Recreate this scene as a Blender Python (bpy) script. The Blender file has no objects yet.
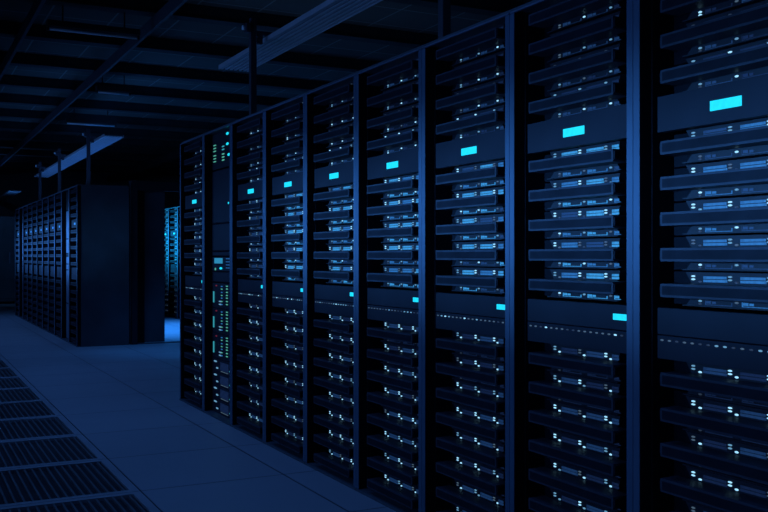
import bpy, bmesh, math, random
from mathutils import Vector, Matrix
random.seed(11)
sc = bpy.context.scene
COL = sc.collection
EYE = 1.068
PSI = math.radians(27.49)
D0 = 1.84            # distance from camera line to the front plane of the near row
NEAR0 = 1.409        # near edge of the nearest cabinet along the aisle
PITCH = 0.601

# ------------------------------------------------------------------ materials
def mat(name, col, rough=0.5, metal=0.0, spec=0.5, noise=0.0, nscale=8.0, bump=0.0):
    m = bpy.data.materials.new(name); m.use_nodes = True
    nt = m.node_tree; b = nt.nodes['Principled BSDF']
    b.inputs['Base Color'].default_value = (*col, 1)
    b.inputs['Roughness'].default_value = rough
    b.inputs['Metallic'].default_value = metal
    b.inputs['Specular IOR Level'].default_value = spec
    if noise > 0:
        tc = nt.nodes.new('ShaderNodeTexCoord'); n = nt.nodes.new('ShaderNodeTexNoise')
        n.inputs['Scale'].default_value = nscale; n.inputs['Detail'].default_value = 5
        nt.links.new(tc.outputs['Object'], n.inputs['Vector'])
        r = nt.nodes.new('ShaderNodeValToRGB')
        r.color_ramp.elements[0].position = 0.3; r.color_ramp.elements[1].position = 0.7
        r.color_ramp.elements[0].color = (*[c*(1-noise) for c in col], 1)
        r.color_ramp.elements[1].color = (*[min(1, c*(1+noise)) for c in col], 1)
        nt.links.new(n.outputs['Fac'], r.inputs['Fac']); nt.links.new(r.outputs['Color'], b.inputs['Base Color'])
        if bump:
            bp = nt.nodes.new('ShaderNodeBump'); bp.inputs['Strength'].default_value = bump; bp.inputs['Distance'].default_value = 0.002
            nt.links.new(n.outputs['Fac'], bp.inputs['Height']); nt.links.new(bp.outputs['Normal'], b.inputs['Normal'])
    return m

def emat(name, col, strength, base=(0.01, 0.02, 0.04), vary=0.0):
    m = mat(name, base, 0.4)
    nt = m.node_tree; b = nt.nodes['Principled BSDF']
    b.inputs['Emission Color'].default_value = (*col, 1)
    b.inputs['Emission Strength'].default_value = strength
    if vary:
        tc = nt.nodes.new('ShaderNodeTexCoord'); n = nt.nodes.new('ShaderNodeTexNoise')
        n.inputs['Scale'].default_value = 60
        nt.links.new(tc.outputs['Object'], n.inputs['Vector'])
        mr = nt.nodes.new('ShaderNodeMapRange'); mr.inputs['From Min'].default_value = .3; mr.inputs['From Max'].default_value = .7
        mr.inputs['To Min'].default_value = strength*(1-vary); mr.inputs['To Max'].default_value = strength*(1+vary)
        nt.links.new(n.outputs['Fac'], mr.inputs['Value']); nt.links.new(mr.outputs['Result'], b.inputs['Emission Strength'])
    return m

def tilemat(name, col, line, sx, sy, ox, oy, w, rough, spec=0.5, noise=0.15):
    """rectangular tile grid laid out in object (metre) coordinates"""
    m = mat(name, col, rough, 0, spec)
    nt = m.node_tree; b = nt.nodes['Principled BSDF']; L = nt.links.new
    tc = nt.nodes.new('ShaderNodeTexCoord'); sp = nt.nodes.new('ShaderNodeSeparateXYZ'); L(tc.outputs['Object'], sp.inputs[0])
    def M(op, a, bb=None):
        n = nt.nodes.new('ShaderNodeMath'); n.operation = op
        for i, v in enumerate((a, bb)):
            if v is None: continue
            if isinstance(v, (int, float)): n.inputs[i].default_value = v
            else: L(v, n.inputs[i])
        return n.outputs[0]
    def grid(o, s, off):
        f = M('FRACT', M('DIVIDE', M('SUBTRACT', o, off - 1000*s), s))
        d = M('MULTIPLY', M('MINIMUM', f, M('SUBTRACT', 1.0, f)), s)
        return M('LESS_THAN', d, w/2), M('FLOOR', M('DIVIDE', M('SUBTRACT', o, off - 1000*s), s))
    gx, ix = grid(sp.outputs['X'], sx, ox); gy, iy = grid(sp.outputs['Y'], sy, oy)
    g = M('MAXIMUM', gx, gy)
    cb = nt.nodes.new('ShaderNodeCombineXYZ'); L(ix, cb.inputs[0]); L(iy, cb.inputs[1])
    wn = nt.nodes.new('ShaderNodeTexWhiteNoise'); L(cb.outputs[0], wn.inputs['Vector'])
    ns = nt.nodes.new('ShaderNodeTexNoise'); ns.inputs['Scale'].default_value = 3.0; ns.inputs['Detail'].default_value = 6
    L(tc.outputs['Object'], ns.inputs['Vector'])
    fac = M('ADD', M('MULTIPLY', wn.outputs['Value'], .6), M('MULTIPLY', ns.outputs['Fac'], .6))
    mx = nt.nodes.new('ShaderNodeMix'); mx.data_type = 'RGBA'
    mx.inputs[6].default_value = (*[c*(1-noise) for c in col], 1); mx.inputs[7].default_value = (*[c*(1+noise) for c in col], 1)
    L(fac, mx.inputs[0])
    m2 = nt.nodes.new('ShaderNodeMix'); m2.data_type = 'RGBA'; m2.inputs[7].default_value = (*line, 1)
    L(g, m2.inputs[0]); L(mx.outputs[2], m2.inputs[6]); L(m2.outputs[2], b.inputs['Base Color'])
    bp = nt.nodes.new('ShaderNodeBump'); bp.inputs['Strength'].default_value = .4; bp.inputs['Distance'].default_value = .002; bp.invert = True
    L(g, bp.inputs['Height']); L(bp.outputs['Normal'], b.inputs['Normal'])
    mr = nt.nodes.new('ShaderNodeMapRange'); mr.inputs['To Min'].default_value = rough-.07; mr.inputs['To Max'].default_value = rough+.1
    L(ns.outputs['Fac'], mr.inputs['Value']); L(mr.outputs['Result'], b.inputs['Roughness'])
    return m

M_POST  = mat('steel_blue_post', (0.048, 0.074, 0.112), 0.5, 0.0, 0.08, 0.1, 4)
M_BODY  = mat('cabinet_black', (0.04, 0.055, 0.07), 0.5, 0.0, 0.25, 0.2, 3)
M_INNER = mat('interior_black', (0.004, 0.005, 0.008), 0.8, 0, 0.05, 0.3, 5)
M_PANEL = mat('panel_navy', (0.0155, 0.0175, 0.025), 0.55, 0, 0.08, 0.1, 6)
M_RIM   = mat('bezel_rim', (0.026, 0.031, 0.043), 0.5, 0, 0.12, 0.15, 20)
M_BEZ   = mat('bezel_face', (0.0068, 0.0080, 0.0125), 0.55, 0, 0.08, 0.2, 20)
M_CHAS  = mat('chassis_face', (0.009, 0.012, 0.018), 0.5, 0, 0.3, 0.2, 30)
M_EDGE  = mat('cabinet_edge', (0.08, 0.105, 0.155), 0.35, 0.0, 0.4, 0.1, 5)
M_CEIL  = tilemat('ceiling_tiles', (0.075, 0.075, 0.07), (0.20, 0.20, 0.19), 0.6, 0.6, 0.1, 0.1, 0.018, 0.8, 0.2)
M_WALL  = mat('wall_paint', (0.05, 0.06, 0.075), 0.7, 0, 0.3, 0.2, 2)
M_FLOOR = tilemat('floor_tiles', (0.215, 0.23, 0.26), (0.04, 0.045, 0.06), 0.692, 0.755, 0.9705, 4.262, 0.008, 0.42, 0.35, 0.06)
M_GRF   = mat('grate_frame', (0.20, 0.215, 0.245), 0.45, 0, 0.4, 0.1, 8)
M_GRP   = mat('grate_pan', (0.016, 0.018, 0.022), 0.6, 0, 0.2, 0.2, 8)
M_GRS   = mat('grate_slat', (0.075, 0.082, 0.095), 0.5, 0, 0.3, 0.2, 8)
M_DARK  = mat('underfloor', (0.006, 0.007, 0.01), 0.9, 0, 0.1, 0.3, 2)
M_BEAM  = mat('ceiling_beam', (0.030, 0.033, 0.038), 0.7, 0, 0.2, 0.3, 3)
M_TRAY  = mat('tray_metal', (0.36, 0.40, 0.46), 0.45, 0.2, 0.4, 0.1, 6)
M_TRAYD = mat('tray_recess', (0.06, 0.07, 0.09), 0.6, 0, 0.3, 0.1, 6)
M_PIPE  = mat('support_post', (0.035, 0.04, 0.055), 0.5, 0, 0.4, 0.15, 5)
M_TUBE  = mat('lamp_tube', (0.65, 0.72, 0.8), 0.35, 0, 0.5, 0.03, 5)

DISP = emat('cyan_display', (0.012, 0.70, 0.93), 1.08, (0.01, 0.1, 0.12), 0.08)
LEDS = [emat('led_bright', (0.34, 0.72, 1.0), 1.15), emat('led_mid', (0.15, 0.38, 0.60), 0.8),
        emat('led_dim', (0.10, 0.17, 0.24), 0.55), emat('led_faint', (0.05, 0.08, 0.12), 0.35)]
BOXM = [emat('port_bright', (0.035, 0.26, 0.58), 1.05, vary=.35), emat('port_mid', (0.022, 0.15, 0.43), 0.85, vary=.35),  # emission put into boxes that the LEDs light
        emat('port_dim', (0.014, 0.055, 0.17), 0.5, vary=.35), emat('port_faint', (0.012, 0.03, 0.10), 0.32, vary=.35)]
BOXC = emat('port_cyan', (0.01, 0.42, 0.75), 1.0, vary=.4)
GREEN = emat('led_green', (0.12, 0.62, 0.46), 0.6)
TEAL  = emat('led_teal', (0.05, 0.50, 0.62), 0.6)
RED   = emat('led_red', (0.45, 0.03, 0.03), 0.25)
KVM   = emat('console_screen', (0.03, 0.30, 0.52), 0.8)

# ------------------------------------------------------------------ mesh helpers
class MB:
    def __init__(s): s.bm = bmesh.new(); s.mats = []
    def mi(s, m):
        if m not in s.mats: s.mats.append(m)
        return s.mats.index(m)
    def box(s, x0, x1, y0, y1, z0, z1, m, bevel=0.0):
        i = s.mi(m)
        r = bmesh.ops.create_cube(s.bm, size=1)
        vs = r['verts']
        for v in vs:
            v.co = Vector(((x0+x1)/2 + v.co.x*(x1-x0), (y0+y1)/2 + v.co.y*(y1-y0), (z0+z1)/2 + v.co.z*(z1-z0)))
        fs = {f for v in vs for f in v.link_faces}
        for f in fs: f.material_index = i
        if bevel:
            es = {e for v in vs for e in v.link_edges}
            rr = bmesh.ops.bevel(s.bm, geom=list(es), offset=bevel, segments=2, affect='EDGES', profile=.6)
            for f in rr['faces']: f.material_index = i
        return fs
    def cyl(s, c, r, h, axis, m, seg=16, r2=None):
        i = s.mi(m)
        rr = bmesh.ops.create_cone(s.bm, cap_ends=True, segments=seg, radius1=r, radius2=r if r2 is None else r2, depth=h)
        rot = {'z': Matrix(), 'x': Matrix.Rotation(math.pi/2, 4, 'Y'), 'y': Matrix.Rotation(math.pi/2, 4, 'X')}[axis]
        for v in rr['verts']: v.co = rot @ v.co + Vector(c)
        for f in {f for v in rr['verts'] for f in v.link_faces}: f.material_index = i; f.smooth = len(f.verts) == 4
    def dot(s, cx, cz, y, rx, rz, m, d=0.003):
        """small oval lens standing proud of a face at depth y (towards -y)"""
        i = s.mi(m)
        rr = bmesh.ops.create_uvsphere(s.bm, u_segments=10, v_segments=6, radius=1)
        for v in rr['verts']: v.co = Vector((cx + v.co.x*rx, y + v.co.y*d, cz + v.co.z*rz))
        for f in {f for v in rr['verts'] for f in v.link_faces}: f.material_index = i; f.smooth = True
    def prism(s, pts, y0, y1, m):
        i = s.mi(m)
        a = [s.bm.verts.new((x, y0, z)) for x, z in pts]; b = [s.bm.verts.new((x, y1, z)) for x, z in pts]
        fs = [s.bm.faces.new(a), s.bm.faces.new(b[::-1])]
        n = len(pts)
        for k in range(n): fs.append(s.bm.faces.new((a[k], b[k], b[(k+1) % n], a[(k+1) % n])))
        for f in fs: f.material_index = i
        bmesh.ops.recalc_face_normals(s.bm, faces=fs)
    def mesh(s, name):
        me = bpy.data.meshes.new(name); s.bm.to_mesh(me); s.bm.free()
        for m in s.mats: me.materials.append(m)
        return me
    def obj(s, name, parent=None):
        return link(name, s.mesh(name), parent)

def link(name, me, parent=None, loc=None):
    o = bpy.data.objects.new(name, me); COL.objects.link(o)
    if parent: o.parent = parent
    if loc: o.location = loc
    return o
def tag(o, label, cat, group=None, kind=None):
    if label: o['label'] = label
    if cat: o['category'] = cat
    if group: o['group'] = group
    if kind: o['kind'] = kind
    return o
def setmat(o, m):
    if o.material_slots[0].link != 'OBJECT': o.material_slots[0].link = 'OBJECT'
    o.material_slots[0].material = m
ORD = ['first', 'second', 'third', 'fourth', 'fifth', 'sixth', 'seventh', 'eighth', 'ninth', 'tenth', 'eleventh']

# ------------------------------------------------------------------ setting
def struct(name, mb):
    o = mb.obj(name); o['kind'] = 'structure'; return o
X0, X1, Y0, Y1, HC = -4.5, 9.0, -2.5, 27.0, 3.45
GX0, GX1, GY0, GP, GN = 0.2785, 0.9705, 4.262 - 0.755, 0.755, 10
GY1 = GY0 + GP*GN
b = MB()
for (a, c, d, e) in ((X0, GX0, Y0, Y1), (GX1, X1, Y0, Y1), (GX0, GX1, Y0, GY0), (GX0, GX1, GY1, Y1)):
    b.box(a, c, d, e, -0.035, 0, M_FLOOR)
struct('floor', b)
b = MB(); b.box(GX0-.3, GX1+.3, GY0-.3, GY1+.3, -0.42, -0.40, M_DARK)
b.box(GX0-.3, GX0-.28, GY0-.3, GY1+.3, -.40, -.035, M_DARK); b.box(GX1+.28, GX1+.3, GY0-.3, GY1+.3, -.40, -.035, M_DARK)
struct('trim_1', b)
b = MB(); b.box(X0, X1, Y0, Y1, HC, HC+.1, M_CEIL); struct('ceiling', b)
b = MB(); b.box(X0-.1, X0, Y0, Y1, 0, HC, M_WALL); struct('wall_left', b)
b = MB(); b.box(X1, X1+.1, Y0, Y1, 0, HC, M_WALL); struct('wall_right', b)
b = MB(); b.box(X0, X1, Y1, Y1+.1, 0, HC, M_WALL); struct('wall_far', b)
b = MB(); b.box(X0, X1, Y0-.1, Y0, 0, HC, M_WALL); struct('wall_back', b)

# floor grates: one per perforated tile
def grate_meshes():
    f = MB(); w, l, t = GX1-GX0, GP, .03
    fr = .042
    f.box(.003, fr, .003, l-.003, -t, 0, M_GRF); f.box(w-fr, w-.003, .003, l-.003, -t, 0, M_GRF)
    f.box(fr, w-fr, .003, fr, -t, 0, M_GRF); f.box(fr, w-fr, l-fr, l-.003, -t, 0, M_GRF)
    s = MB(); n = 17
    p = (w-2*fr)/n
    for k in range(n):
        x = fr + p*(k+.5)
        s.box(x-p*.13, x+p*.13, fr, l-fr, -.016, -.004, M_GRS)
    s.box(fr, w-fr, fr, l-fr, -.030, -.0165, M_GRP)
    return f.mesh('frame'), s.mesh('slats')
gf, gs = grate_meshes()
for k in range(GN):
    y = GY0 + k*GP
    vis = int(round((y - 3.507)/GP))
    r = bpy.data.objects.new('floor_grate', None); COL.objects.link(r); r.location = (GX0, y, 0)
    n = ORD[max(0, vis)] if vis < 11 else 'last'
    tag(r, f'slotted metal floor grate, {n} one up from the bottom left of the photo', 'floor grate', 'slotted floor grates along the aisle')
    link('frame', gf, r); link('slats', gs, r)

# ------------------------------------------------------------------ cabinets
HALF = PITCH/2
TOPZ = EYE + 0.842
DEP = 0.60
PW = 0.0262
def cabinet_meshes():
    m = {}
    H = TOPZ
    for side, sx in (('a', -1), ('b', 1)):
        b = MB()
        x0, x1 = sorted((sx*(HALF-.001), sx*(HALF-PW)))
        b.box(x0, x1, 0, .003, .0125, H-.020, M_POST, .001); b.box(x0, x1, .0032, .044, .0125, H-.012, M_INNER)  # post sides behind the plate coloured black to stand for their shade
        m['post'+side] = b.mesh('front_post')
        b = MB()
        x0, x1 = sorted((sx*(HALF-.002), sx*(HALF-.014)))
        b.box(x0, x1, .036, DEP, .0125, H-.012, M_BODY)
        m['side'+side] = b.mesh('side_panel')
        b = MB()
        x0, x1 = sorted((sx*(HALF-.0145), sx*(HALF-.030)))
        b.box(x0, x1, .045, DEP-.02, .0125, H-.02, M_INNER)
        m['inner'+side] = b.mesh('inner_rail')
    b = MB(); b.box(-HALF+.001, HALF-.001, .01, DEP, H-.012, H, M_BODY)
    b.box(-HALF+.003, HALF-.003, -.001, .0095, H-.0185, H-.0135, M_EDGE)  # paler strip imitates the highlight along the top front edge
    m['top'] = b.mesh('top_panel')
    b = MB(); b.box(-HALF+.001, HALF-.001, -.003, DEP, 0, .012, M_BODY, .002); m['plinth'] = b.mesh('plinth')
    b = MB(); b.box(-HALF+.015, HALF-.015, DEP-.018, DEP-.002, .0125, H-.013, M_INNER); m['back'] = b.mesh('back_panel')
    return m
CM = cabinet_meshes()
def panel_mesh(z0, z1, name='panel', m=M_PANEL):
    b = MB(); b.box(-.226, .271, .021, .046, z0, z1, m, .0012); return b.mesh(name)
PM_disp = panel_mesh(.342, .440, 'display_panel')
PM_blank = panel_mesh(-.2158, -.143, 'blank_panel')
PM_port = panel_mesh(-.283, -.219, 'port_panel')
b = MB(); b.box(-.036, .065, .0185, .0225, .3745, .4005, DISP, .0008); DM = b.mesh('display')
b = MB(); b.box(.196, .262, .0185, .0225, -.187, -.169, DISP, .0008); SM = b.mesh('status_light')
b = MB(); b.dot(0, 0, .0205, .0062, .0026, LEDS[0]); PL = b.mesh('port_light')

def empty(name, loc, rz=-math.pi/2):
    r = bpy.data.objects.new(name, None); COL.objects.link(r); r.location = loc; r.rotation_euler = (0, 0, rz); return r

def cabinet(D, Lc, label, group, kind='server', detail=True, colors=None):
    r = empty('server_cabinet', (D, Lc, 0))
    tag(r, label, 'server cabinet', group)
    for n, k in (('front_post', 'posta'), ('front_post', 'postb'), ('side_panel', 'sidea'), ('side_panel', 'sideb'),
                 ('inner_rail', 'innera'), ('inner_rail', 'innerb'), ('top_panel', 'top'), ('plinth', 'plinth'), ('back_panel', 'back')):
        link(n, CM[k], r)
    if kind == 'server':
        p = link('display_panel', PM_disp, r, (0, 0, EYE)); dd = link('display', DM, p)
        if not detail and D < 3: setmat(dd, BOXM[0])
        p = link('blank_panel', PM_blank, r, (0, 0, EYE)); s = link('status_light', SM, p)
        p = link('port_panel', PM_port, r, (0, 0, EYE))
        if detail:
            for k in range(17):
                q = link('port_light', PL, p, (-.208 + .0275*k, 0, -.2315))
                setmat(q, random.choice([LEDS[0], LEDS[1], LEDS[2], LEDS[2], LEDS[3]]) if k else LEDS[2])
    return r

# ---- rack server: 2U front with a deep horizontal bezel bar and LED strips above and below
ZT, ZB = .0685, -.0235
def server_meshes():
    m = {}
    b = MB()
    b.prism([(-.170, ZB), (.170, ZB), (.158, 0), (.158, .037), (.170, ZT), (-.170, ZT), (-.148, .037), (-.148, 0)], .070, .120, M_CHAS)
    b.box(-.264, .264, .1205, .50, ZB, ZT, M_INNER)
    b.box(-.172, .170, .060, .0698, ZB, ZB+.003, M_CHAS)
    m['chassis'] = b.mesh('chassis')
    b = MB()
    b.box(-.199, .212, .005, .0695, 0, .037, M_RIM, .0012)
    b.box(-.191, .204, .0038, .0055, .0065, .0305, M_BEZ)
    for sx, xb in ((-1, .199), (1, .212)):   # curved side arms that carry the bar
        pts = [(.0696, -.001), (.0696, .038), (.055, .0375), (.008, .030), (.008, .007), (.055, -.0005)]
        i = b.mi(M_BEZ)
        a = [b.bm.verts.new((sx*(xb+.0003), y, z)) for y, z in pts]; c = [b.bm.verts.new((sx*(xb+.005), y, z)) for y, z in pts]
        fs = [b.bm.faces.new(a), b.bm.faces.new(c[::-1])]
        for k in range(6): fs.append(b.bm.faces.new((a[k], c[k], c[(k+1) % 6], a[(k+1) % 6])))
        for f in fs: f.material_index = i
        bmesh.ops.recalc_face_normals(b.bm, faces=fs)
    m['bezel'] = b.mesh('bezel')
    b = MB(); b.dot(0, 0, .069, .0062, .0029, LEDS[0]); m['led'] = b.mesh('status_light')
    b = MB(); b.dot(0, .0042, .069, .0070, .0025, LEDS[0]); b.dot(0, -.0042, .069, .0070, .0025, LEDS[0]); m['pair'] = b.mesh('status_light')
    def boxA(w):
        b = MB(); y0, y1 = .0672, .0698
        b.box(0, w, y0, y1, -.0185, -.0168, BOXM[0]); b.box(0, .0016, y0, y1, -.0167, -.0065, BOXM[0])
        b.box(.004, min(.019, w), y0, y1, -.0145, -.0072, BOXM[0])
        if w > .04:
            b.box(.024, .036, y0, y1, -.0145, -.0085, BOXM[0]); b.box(w-.0016, w, y0, y1, -.0167, -.010, BOXM[0])
        return b.mesh('port')
    def boxB(w):
        b = MB(); y0, y1 = .0672, .0698
        b.box(0, w, y0, y1, .0425, .0493, BOXM[0], .0006); b.box(0, w*.97, y0, y1, .0512, .0582, BOXM[0], .0006)
        return b.mesh('port')
    m['A1'] = boxA(.090); m['A3'] = boxA(.027); m['B1'] = boxB(.080); m['B3'] = boxB(.030)
    return m
SV = server_meshes()

def server_proto():
    r = empty('rack_server', (0, 0, 0))
    tag(r, 'proto', 'server', 'rack servers')
    link('chassis', SV['chassis'], r); link('bezel', SV['bezel'], r)
    for u in (-.117, .006, .129): o = link('status_light', SV['led'], r, (u, 0, -.0085)); o['slot'] = 'A'
    o = link('status_light', SV['led'], r, (-.117, 0, -.0165)); o['slot'] = 'A2'
    for u in (-.1415, -.0155, .107): o = link('status_light', SV['pair'], r, (u, 0, .0535)); o['slot'] = 'B'
    for u in (-.117, .006, .129): o = link('status_light', SV['led'], r, (u, 0, .0432)); o['slot'] = 'C'
    for u, k in ((-.098, 'A1'), (.024, 'A1'), (.147, 'A3')): o = link('port', SV[k], r, (u, 0, 0)); o['slot'] = 'PA'
    for u, k in ((-.1045, 'B1'), (.019, 'B1'), (.136, 'B3')): o = link('port', SV[k], r, (u, 0, 0)); o['slot'] = 'PB'
    return r
def pick(w): return random.choices(range(4), weights=w)[0]

first = server_proto(); used = [False]
KIDS = list(first.children)
def near_server(D, Lc, z, bay, idx, ri, label):
    if not used[0]: root, kids = first, KIDS; used[0] = True
    else:
        root = first.copy(); COL.objects.link(root)
        kids = []
        for c in KIDS:
            d = c.copy(); COL.objects.link(d); d.parent = root; kids.append(d)
    root.location = (D, Lc, z); root['label'] = label
    for o in kids:
        s = o.get('slot')
        if not s: continue
        if bay == 'upper':
            lv = {'A': pick((3, 3, 2, 0)), 'A2': pick((1, 2, 3, 2)), 'B': 3 if idx else 2, 'C': 3}.get(s)
            pv = {'PA': 2 if random.random() < .6 else 3, 'PB': 3}.get(s)
            if idx == 3 and s == 'B': lv = pick((2, 2, 1, 0))
            if idx == 3 and s == 'A': lv = pick((4, 2, 0, 0))
        elif bay == 'mid':
            lv = {'A': pick((3, 3, 2, 0)), 'A2': 3, 'B': pick((4, 3, 2, 0)), 'C': pick((0, 1, 2, 5))}.get(s)
            pv = {'PA': pick((5, 4, 1, 0)) if 0 < ri < 6 else pick((0, 3, 3, 0)), 'PB': pick((6, 3, 1, 0)) if 0 < ri < 6 else pick((0, 4, 2, 0))}.get(s)
            if ri > 5 and pv is not None: pv = 2
        else:
            lv = {'A': 3, 'A2': 3, 'B': pick((5, 2, 2, 0)), 'C': pick((8, 1, 0, 0))}.get(s)
            pv = {'PA': 3, 'PB': 3 if random.random() < .5 else 2}.get(s)
        if lv is not None: setmat(o, LEDS[lv])
        if pv is not None: setmat(o, BOXM[pv])
    return root

# far copies: one mesh, too small for parts
def far_server_mesh(box, led, dsp):
    b = MB()
    b.prism([(-.170, ZB), (.170, ZB), (.158, 0), (.158, .037), (.170, ZT), (-.170, ZT), (-.148, .037), (-.148, 0)], .070, .120, M_CHAS)
    b.box(-.264, .264, .1205, .50, ZB, ZT, M_INNER)
    b.box(-.172, .170, .060, .0698, ZB, ZB+.003, M_CHAS)
    b.box(-.199, .212, .005, .0695, 0, .037, M_RIM, .0012)
    b.box(-.191, .204, .0038, .0055, .0065, .0305, M_BEZ)
    for u in (-.098, .024):
        b.box(u, u+.09, .067, .0698, -.0175, -.008, box)
        b.box(u, u+.08, .067, .0698, .0435, .0585, box)
    for u in (-.1415, -.0155, .107): b.box(u-.007, u+.007, .0665, .0698, .048, .058, led)
    return b.mesh('rack_server')
FAR = {'mid': far_server_mesh(BOXM[3], LEDS[3], None), 'upper': far_server_mesh(M_CHAS, LEDS[3], None), 'lower': far_server_mesh(M_CHAS, LEDS[3], None)}
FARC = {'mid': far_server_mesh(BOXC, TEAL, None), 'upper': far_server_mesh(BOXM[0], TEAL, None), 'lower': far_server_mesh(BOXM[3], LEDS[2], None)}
def far_server(D, Lc, z, bay, label, group, ms):
    o = link('rack_server', ms[bay], None, (D, Lc, z)); o.rotation_euler = (0, 0, -math.pi/2)
    tag(o, label, 'server', group); return o

BAYS = [('upper', [.761-.0967*i for i in range(4)]), ('mid', [.2765-.0972*i for i in range(5)]), ('lower', [-.3555-.0963*i for i in range(8)])]
def where(bay, i):
    if bay == 'upper': return ['fourth', 'third', 'second', 'first'][i] + ' above the cyan display'
    if bay == 'mid': return ORD[i] + ' below the cyan display'
    return ORD[i] + ' below the dotted light strip'

RN = ['nearest cabinet', 'second nearest cabinet', 'third nearest cabinet', 'fourth nearest cabinet', 'fifth nearest cabinet',
      'sixth nearest cabinet', 'seventh nearest cabinet', 'switch cabinet', 'near row end cabinet']
RL = ['tall black server cabinet nearest the camera, cut off by the right edge of the photo',
      'second nearest tall black server cabinet, its cyan display high right of centre',
      'third nearest tall black server cabinet in the long row',
      'fourth nearest tall black server cabinet in the long row',
      'fifth nearest tall black server cabinet in the long row',
      'sixth nearest tall black server cabinet in the long row',
      'seventh nearest server cabinet, just before the switch cabinet with green lights',
      'cabinet of network switches with green and teal lights, second from the row\'s far end',
      'last narrow-looking server cabinet at the far end of the near row']

# ---- switch cabinet contents
def blank(z0, z1, parent, name='blank_panel', m=M_PANEL):
    b = MB(); b.box(-.271, .271, .055, .085, z0, z1, M_BEZ, .0015); b.box(-.235, .235, .0525, .0548, z0+.006, z1-.006, m, .001)
    return link(name, b.mesh(name), parent, (0, 0, EYE))
SWL = {}
def box_unit(name, z0, z1, D, Lc, label, cat, group, detail):
    r = empty(name, (D, Lc, EYE+z0)); tag(r, label, cat, group)
    h = z1-z0-.002
    key = (name, round(h, 4))
    if key not in SWL:
        b = MB(); b.box(-.262, .262, .0605, .48, 0, h, M_BEZ, .0015)
        b.box(-.269, .269, .056, .060, 0, h, M_CHAS)
        SWL[key] = b.mesh('casing')
    link('casing', SWL[key], r); return r, h
def lens(parent, u, z, rx, rz, m, name='status_light'):
    b = MB(); b.dot(0, 0, 0, rx, rz, m, .003); o = link(name, b.mesh(name), parent, (u, .0548, z)); return o
def bar(parent, u, z, w, h, m, name='light_bar'):
    b = MB(); b.box(-w/2, w/2, -.002, .002, -h/2, h/2, m, .0006); return link(name, b.mesh(name), parent, (u, .054, z))

def switch_cabinet(D, Lc, label, group, detail, tagw):
    r = cabinet(D, Lc, label, group, kind='switch')
    bm_ = M_PANEL if detail else M_EDGE
    blank(.22, .575, r, m=bm_); blank(.035, .215, r, m=bm_); blank(-.175, -.105, r, m=bm_)
    s, h = box_unit('network_switch', .585, .825, D, Lc, f'network switch with rows of small green lights at the top of {tagw}', 'network switch', None, detail)
    if detail:
        for z in (.165, .145, .125, .095, .075, .055):
            lens(s, -.215, z, .035, .004, GREEN)
            if z < .16: lens(s, -.03, z-.005, .03, .005, TEAL if z > .1 else GREEN)
        for u, z in ((.06, .215), (.06, .148), (.09, .075)): lens(s, u, z, .028, .009, DISP)
    else:
        for u, z in ((.0, .20), (.0, .14), (.1, .06)): lens(s, u, z, .04, .014, TEAL)
    p = blank(.0, .03, r, 'blank_panel'); lens(r, .09, EYE+.345, .022, .012, DISP)
    if not detail:
        blank(-.10, -.005, r, m=bm_); blank(-.60, -.18, r, m=bm_); blank(-1.05, -.605, r, m=bm_)
        return r
    k, h = box_unit('console_unit', -.10, -.005, D, Lc, f'console unit with small blue screen in the middle of {tagw}', 'console', None, True)
    bar(k, -.13, .068, .17, .036, KVM, 'screen')
    for z in (.082, .062, .042, .022): bar(k, .09, z, .11, .004, BOXM[1], 'vent_light')
    lens(k, -.08, .018, .03, .008, DISP); lens(k, -.2, .012, .016, .009, GREEN)
    for q, (z1, nm) in enumerate(((-.18, 'upper'), (-.35, 'middle'), (-.52, 'lower'))):
        t, h = box_unit('network_router', z1-.168, z1, D, Lc, f'{nm} of three routers with upright teal light bar in {tagw}', 'router', 'routers in the switch cabinet', True)
        bar(t, -.235, .07, .018, .075, TEAL)
        for i, z in enumerate((.150, .132, .110, .09, .072, .05, .03)):
            lens(t, .05, z, .022, .004, GREEN); lens(t, -.06, z-.004, .02, .0035, GREEN if i % 2 else BOXM[1])
            bar(t, .19, z, .05, .003, BOXM[2], 'vent_light')
        for z in (.045, .025): lens(t, -.09, z, .035, .0045, LEDS[1])
        lens(t, -.18, .148, .02, .005, RED)
    z1 = -.69
    for q in range(4):
        t, h = box_unit('power_shelf', z1-.09, z1, D, Lc, f'{ORD[q]} from the top of four power units near the floor in {tagw}', 'power unit', 'power units in the switch cabinet', True)
        lens(t, -.20, .068, .035, .006, LEDS[1]); lens(t, -.16, .026, .025, .006, LEDS[1])
        bar(t, .0, .045, .17, .055, BOXM[3], 'port')
        lens(t, .13, .03, .03, .008, TEAL); bar(t, .0, .012, .15, .003, LEDS[2], 'vent_light')
        z1 -= .0905
    return r

# ---- the near row
for i in range(9):
    Lc = NEAR0 + PITCH*(i+.5)
    if i == 7:
        switch_cabinet(D0, Lc, RL[i], 'cabinets of the near row', True, 'the near switch cabinet'); continue
    cabinet(D0, Lc, RL[i], 'cabinets of the near row')
    for bay, zs in BAYS:
        for k, z in enumerate(zs):
            near_server(D0, Lc, EYE+z, bay, k, i, f'black rack server, {where(bay, k)} in the {RN[i]}')

# ---- the far row, beyond the cross aisle
FL0 = 11.33
for i in range(11):
    Lc = FL0 + PITCH*(i+.5)
    nm = 'nearest' if i == 0 else ORD[i]
    if i in (1, 9):
        t = 'the ' + ('second' if i == 1 else 'tenth') + ' far cabinet'
        switch_cabinet(D0, Lc, f'dark switch cabinet with pale smooth front, {nm} in the far row', 'cabinets of the far row', False, t); continue
    cabinet(D0, Lc, 'nearest cabinet of the far row, showing its broad dark blank side' if i == 0 else f'{nm} cabinet from the near end of the far row', 'cabinets of the far row', detail=False)
    for bay, zs in BAYS:
        for k, z in enumerate(zs):
            far_server(D0, Lc, EYE+z, bay, f'tiny server, {where(bay, k)}, in {nm} cabinet of far row', 'rack servers of the far row', FAR)

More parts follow.
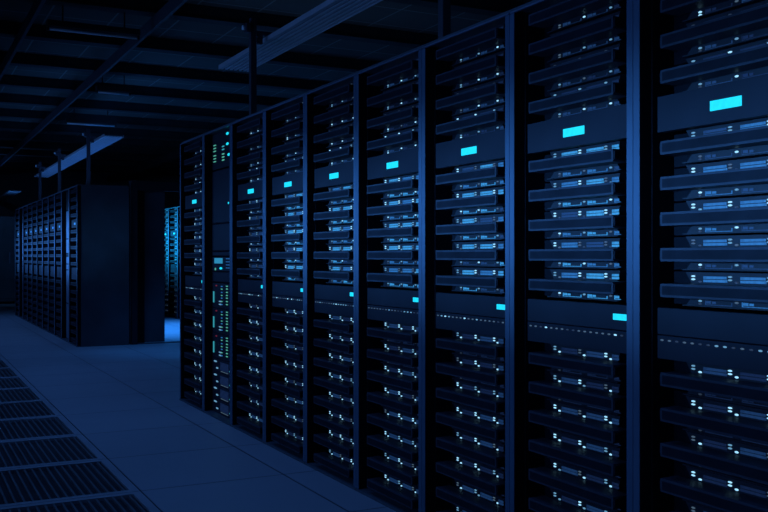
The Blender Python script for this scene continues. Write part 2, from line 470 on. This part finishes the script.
# ---- the cyan lit row seen through the open door
D2 = 4.17
for i in range(3):
    Lc = 15.0 + PITCH*(i+.5)
    nm = ['nearest', 'middle', 'farthest'][i]
    cabinet(D2, Lc, f'{nm} cyan-lit server cabinet seen through the open door', 'cyan lit cabinets behind the door', detail=False)
    for bay, zs in BAYS:
        for k, z in enumerate(zs):
            far_server(D2, Lc, EYE+z, bay, f'cyan-lit server beyond door, {where(bay, k)}, {nm} cabinet', 'rack servers behind the door', FARC)

# ---- dark cabinets across the end of the aisle
for k in (3,):
    b = MB()
    b.box(.002, .798, 0, .8, .05, 1.95, M_BODY, .006); b.box(.02, .78, .02, .78, 0, .05, M_INNER)
    b.box(.06, .74, -.012, -.001, .12, 1.88, M_BODY, .004)
    o = empty('closed_cabinet', (-0.9+.8*k, 22.3, 0), 0)
    tag(o, 'closed dark cabinet at the far end of the aisle, left edge of the photo', 'cabinet')
    body = b.obj('body', o)
    h = MB(); h.box(.66, .685, -.032, -.013, .9, 1.15, M_EDGE, .003); h.obj('handle', o)

# ------------------------------------------------------------------ containment door
DY = 11.36
b = MB()
b.box(2.455, 2.475, DY, DY+.06, 0, 1.975, M_BODY); b.box(2.478, 2.545, DY-.02, DY+.06, 0, 1.985, M_PANEL)
b.box(2.548, 4.75, DY-.02, DY+.05, 1.862, 1.975, M_PANEL)
b.box(2.548, 4.75, DY, DY+.05, 0, .012, M_BODY)
b.box(4.68, 4.75, DY-.02, DY+.05, .014, 1.86, M_PANEL)
d = struct('door_1', b)
b = MB()
b.box(2.64, 2.894, DY+.055, DY+.085, .014, 1.90, M_BODY, .003)
b.box(2.55, 2.638, DY+.02, DY+.05, .014, 1.86, M_INNER)  # black sheet standing in for the dark recess beside the leaf
b.obj('door_leaf', d)

# ------------------------------------------------------------------ overhead cable trays and their posts
TX0, TX1, TZ = 2.225, 2.45, EYE+1.47
def tray(y0, y1, label):
    r = empty('cable_tray', (0, 0, 0), 0); tag(r, label, 'cable tray', 'cable trays above the cabinets')
    b = MB(); b.box(TX0, TX1, y0, y1, TZ+.012, TZ+.018, M_TRAYD); n = 6
    for k in range(n):
        x = TX0 + (TX1-TX0)*(k+.5)/n; b.box(x-.009, x+.009, y0, y1, TZ, TZ+.011, M_TRAY)
    for k in range(int((y1-y0)/.6)+1):
        yy = min(y0+.02+.6*k, y1-.02); b.box(TX0, TX1, yy-.012, yy+.012, TZ+.0185, TZ+.03, M_TRAYD)
    b.obj('bottom', r)
    for x in (TX0-.006, TX1): 
        b = MB(); b.box(x, x+.006, y0, y1, TZ-.004, TZ+.029, M_TRAY); b.obj('side_rail', r)
    return r
tray(0.6, 7.08, 'long ribbed metal cable tray hanging over the near cabinet row')
tray(11.7, 18.4, 'ribbed cable tray above the far row, brightest blue')
tray(22.7, 26.9, 'short piece of cable tray at the far left edge under the ceiling')
PY = [3.50, 6.0, 12.2, 14.62, 16.8]
PLB = ['square support post near top centre, cut by the top of the photo', 'support post on the near row holding the end of its cable tray',
       'support post on the near end of the far row, thickest there', 'middle of three support posts on the far row', 'farthest support post on the far row']
for y, lb in zip(PY, PLB):
    r = empty('support_post', (2.12, y, TOPZ), 0); tag(r, lb, 'post', 'support posts on the cabinet tops')
    h = TZ+.14-TOPZ
    b = MB(); b.box(-.021, .021, -.021, .021, .008, h, M_PIPE, .004); b.obj('post', r)
    b = MB(); b.box(-.06, .06, -.06, .06, 0, .0078, M_PIPE); b.obj('foot_plate', r)
    zz = TZ-TOPZ
    b = MB(); b.box(.0215, .33, -.02, .02, zz+.031, zz+.055, M_PIPE); b.box(-.055, -.0215, -.03, .03, zz+.04, zz+.10, M_PIPE, .004)
    b.box(.035, .065, -.018, .018, zz-.03, zz+.03, M_PIPE); b.obj('bracket', r)
    b = MB(); b.cyl((-.065, 0, zz+.07), .016, .018, 'x', M_TUBE, 14); b.obj('bolt', r)

# ------------------------------------------------------------------ ceiling beams, ducts, lamps
cb = []
k = 0
y = 1.2
while y < 26:
    b = MB(); b.box(X0, X1, y-.07, y+.07, HC-.12, HC-.001, M_BEAM); b.box(X0, X1, y-.08, y+.08, HC-.130, HC-.1205, M_BEAM)
    o = b.obj('trim_%d' % (k+2)); o['kind'] = 'structure'; k += 1
    y += 1.5
for (xa, xb, z0, z1, m_) in ((2.10, 2.13, HC-.25, HC-.135, M_TRAYD), (1.05, 1.08, HC-.25, HC-.135, M_TRAYD), (5.2, 5.3, HC-.30, HC-.135, M_BEAM)):
    b = MB(); b.box(xa, xb, Y0, Y1, z0, z1, m_)
    o = b.obj('trim_%d' % (k+2)); o['kind'] = 'structure'; k += 1
def tube_light(x, y, w, label):
    r = empty('ceiling_light', (x, y, EYE+2.03), 0); tag(r, label, 'ceiling light', 'unlit tube lights')
    b = MB(); b.box(-w/2-.02, w/2+.02, -.045, .045, .020, .075, M_BEAM, .004); b.box(-w/2-.02, -w/2, -.02, .02, -.015, .02, M_BEAM); b.box(w/2, w/2+.02, -.02, .02, -.015, .02, M_BEAM)
    for s in (-1, 1): b.box(s*w*.35-.006, s*w*.35+.006, -.006, .006, .075, HC-EYE-2.03-.0, M_BEAM)
    b.obj('housing', r)
    b = MB(); b.cyl((0, 0, 0), .013, w, 'x', M_TUBE); b.obj('tube', r)
tube_light(1.57, 8.75, .78, 'unlit tube light across the ceiling, highest of three at upper left')
tube_light(2.36, 11.85, .38, 'short unlit tube light, middle of three under the dark ceiling')
tube_light(2.62, 14.85, .72, 'unlit tube light farthest away, just above the far cable tray')

# ------------------------------------------------------------------ light
def area(name, loc, rot, sx, sy, power, col, spread=180):
    l = bpy.data.lights.new(name, 'AREA'); l.shape = 'RECTANGLE'; l.size = sx; l.size_y = sy; l.energy = power; l.color = col
    l.spread = math.radians(spread)
    o = bpy.data.objects.new(name, l); COL.objects.link(o); o.location = loc; o.rotation_euler = rot
    return o
def spot(name, loc, target, power, col, size, blend=1.0, rad=0.0):
    l = bpy.data.lights.new(name, 'SPOT'); l.energy = power; l.color = col; l.spot_size = math.radians(size); l.spot_blend = blend
    l.shadow_soft_size = rad
    o = bpy.data.objects.new(name, l); COL.objects.link(o); o.location = loc
    o.rotation_euler = (Vector(target)-Vector(loc)).to_track_quat('-Z', 'Y').to_euler(); return o
# added area lights imitating glow of unmodelled equipment across the aisle (faces +X)
area('aisle_glow', (-0.9, 1.9, EYE+.15), (0, -math.pi/2, 0), .12, 6.2, 26, (0.10, 0.40, 1.0), 21)
area('aisle_glow', (-0.9, 14.9, EYE+.15), (0, -math.pi/2, 0), .12, 8.0, 95, (0.11, 0.40, 1.0), 24)
area('aisle_glow', (-0.9, 7.5, EYE+.15), (0, -math.pi/2, 0), .12, 5.0, 5.5, (0.10, 0.40, 1.0), 21)
area('aisle_glow_soft', (-0.9, 9.0, EYE+.15), (0, -math.pi/2, 0), 1.2, 19.0, 66, (0.12, 0.33, 1.0), 90)
# added blue spots without fixtures, brightening the aisle floor
for y in (0.2, 2.6, 5.0, 7.4, 9.8, 13.0, 16.5):
    spot('aisle_floor_fill', (0.9, y, HC-.3), (0.9, y, 0), 48 if y < 4 else 74, (0.075, 0.27, 0.95), 95)
spot('cross_aisle', (3.6, 9.0, HC-.4), (3.2, 9.6, 0), 50, (0.05, 0.28, 1.0), 80)  # added fill spot over the cross aisle, no lamp there
spot('side_wash', (2.1, 8.2, HC-.5), (2.2, 11.33, 1.7), 13, (0.14, 0.36, 0.9), 70)  # added spot lifting the far row's dark side panel
spot('end_wash', (1.2, 19.5, HC-.4), (1.6, 22.3, 1.5), 70, (0.10, 0.34, 0.9), 80)  # added spot to lighten the closed cabinet
area('end_tray_fill', (1.9, 22.7, 1.97), (math.pi, 0, 0), .6, .6, 5, (0.06, 0.30, 1.0), 150)  # added upward light for the short end tray
spot('door_spill_fill', (3.5, 10.2, HC-.5), (2.9, 10.5, 0), 140, (0.03, 0.28, 1.0), 50)  # added overhead spot imitating light spilled through the door
spot('far_front', (-1.5, 8.5, 2.2), (1.84, 14.2, 1.15), 240, (0.13, 0.36, 0.9), 42)  # added fill for the fronts of the far row
# added unseen uplights that brighten the trays and ceiling
for y in (3.0, 5.6, 8.2):
    spot('rear_fill', (3.6, y, 1.6), (3.4, y, HC), 8, (0.17, 0.38, 0.8), 130)
for y in (7.0, 10.5, 13.5, 17.0):
    spot('aisle_ceiling_fill', (1.6, y, .6), (2.0, y, HC), 3, (0.16, 0.36, 0.85), 100)
area('far_tray_fill', (2.31, 14.9, TOPZ+.02), (math.pi, 0, 0), .2, 6.6, 12, (0.06, 0.28, 1.0), 140)
# cyan light inside the contained aisle
area('contained_glow', (2.75, 15.8, 1.35), (0, -math.pi/2, 0), .7, 3.5, 120, (0.02, 0.50, 1.0), 50)
spot('contained_ceiling', (3.5, 13.6, 3.2), (3.5, 13.6, 0), 1800, (0.03, 0.28, 1.0), 80)

w = bpy.data.worlds.new('World'); sc.world = w; w.use_nodes = True
w.node_tree.nodes['Background'].inputs[0].default_value = (0.02, 0.06, 0.18, 1)
w.node_tree.nodes['Background'].inputs[1].default_value = 0.05

# ------------------------------------------------------------------ camera
c = bpy.data.cameras.new('Camera'); co = bpy.data.objects.new('Camera', c); COL.objects.link(co)
co.location = (0, 0, EYE); co.rotation_euler = (math.pi/2, 0, -PSI)
c.sensor_width = 36; c.lens = 930/768*36; c.clip_end = 200; c.clip_start = .02
sc.camera = co
sc.view_settings.view_transform = 'Standard'; sc.view_settings.look = 'None'
sc.view_settings.exposure = 0; sc.view_settings.gamma = 1; sc.view_settings.use_curve_mapping = False
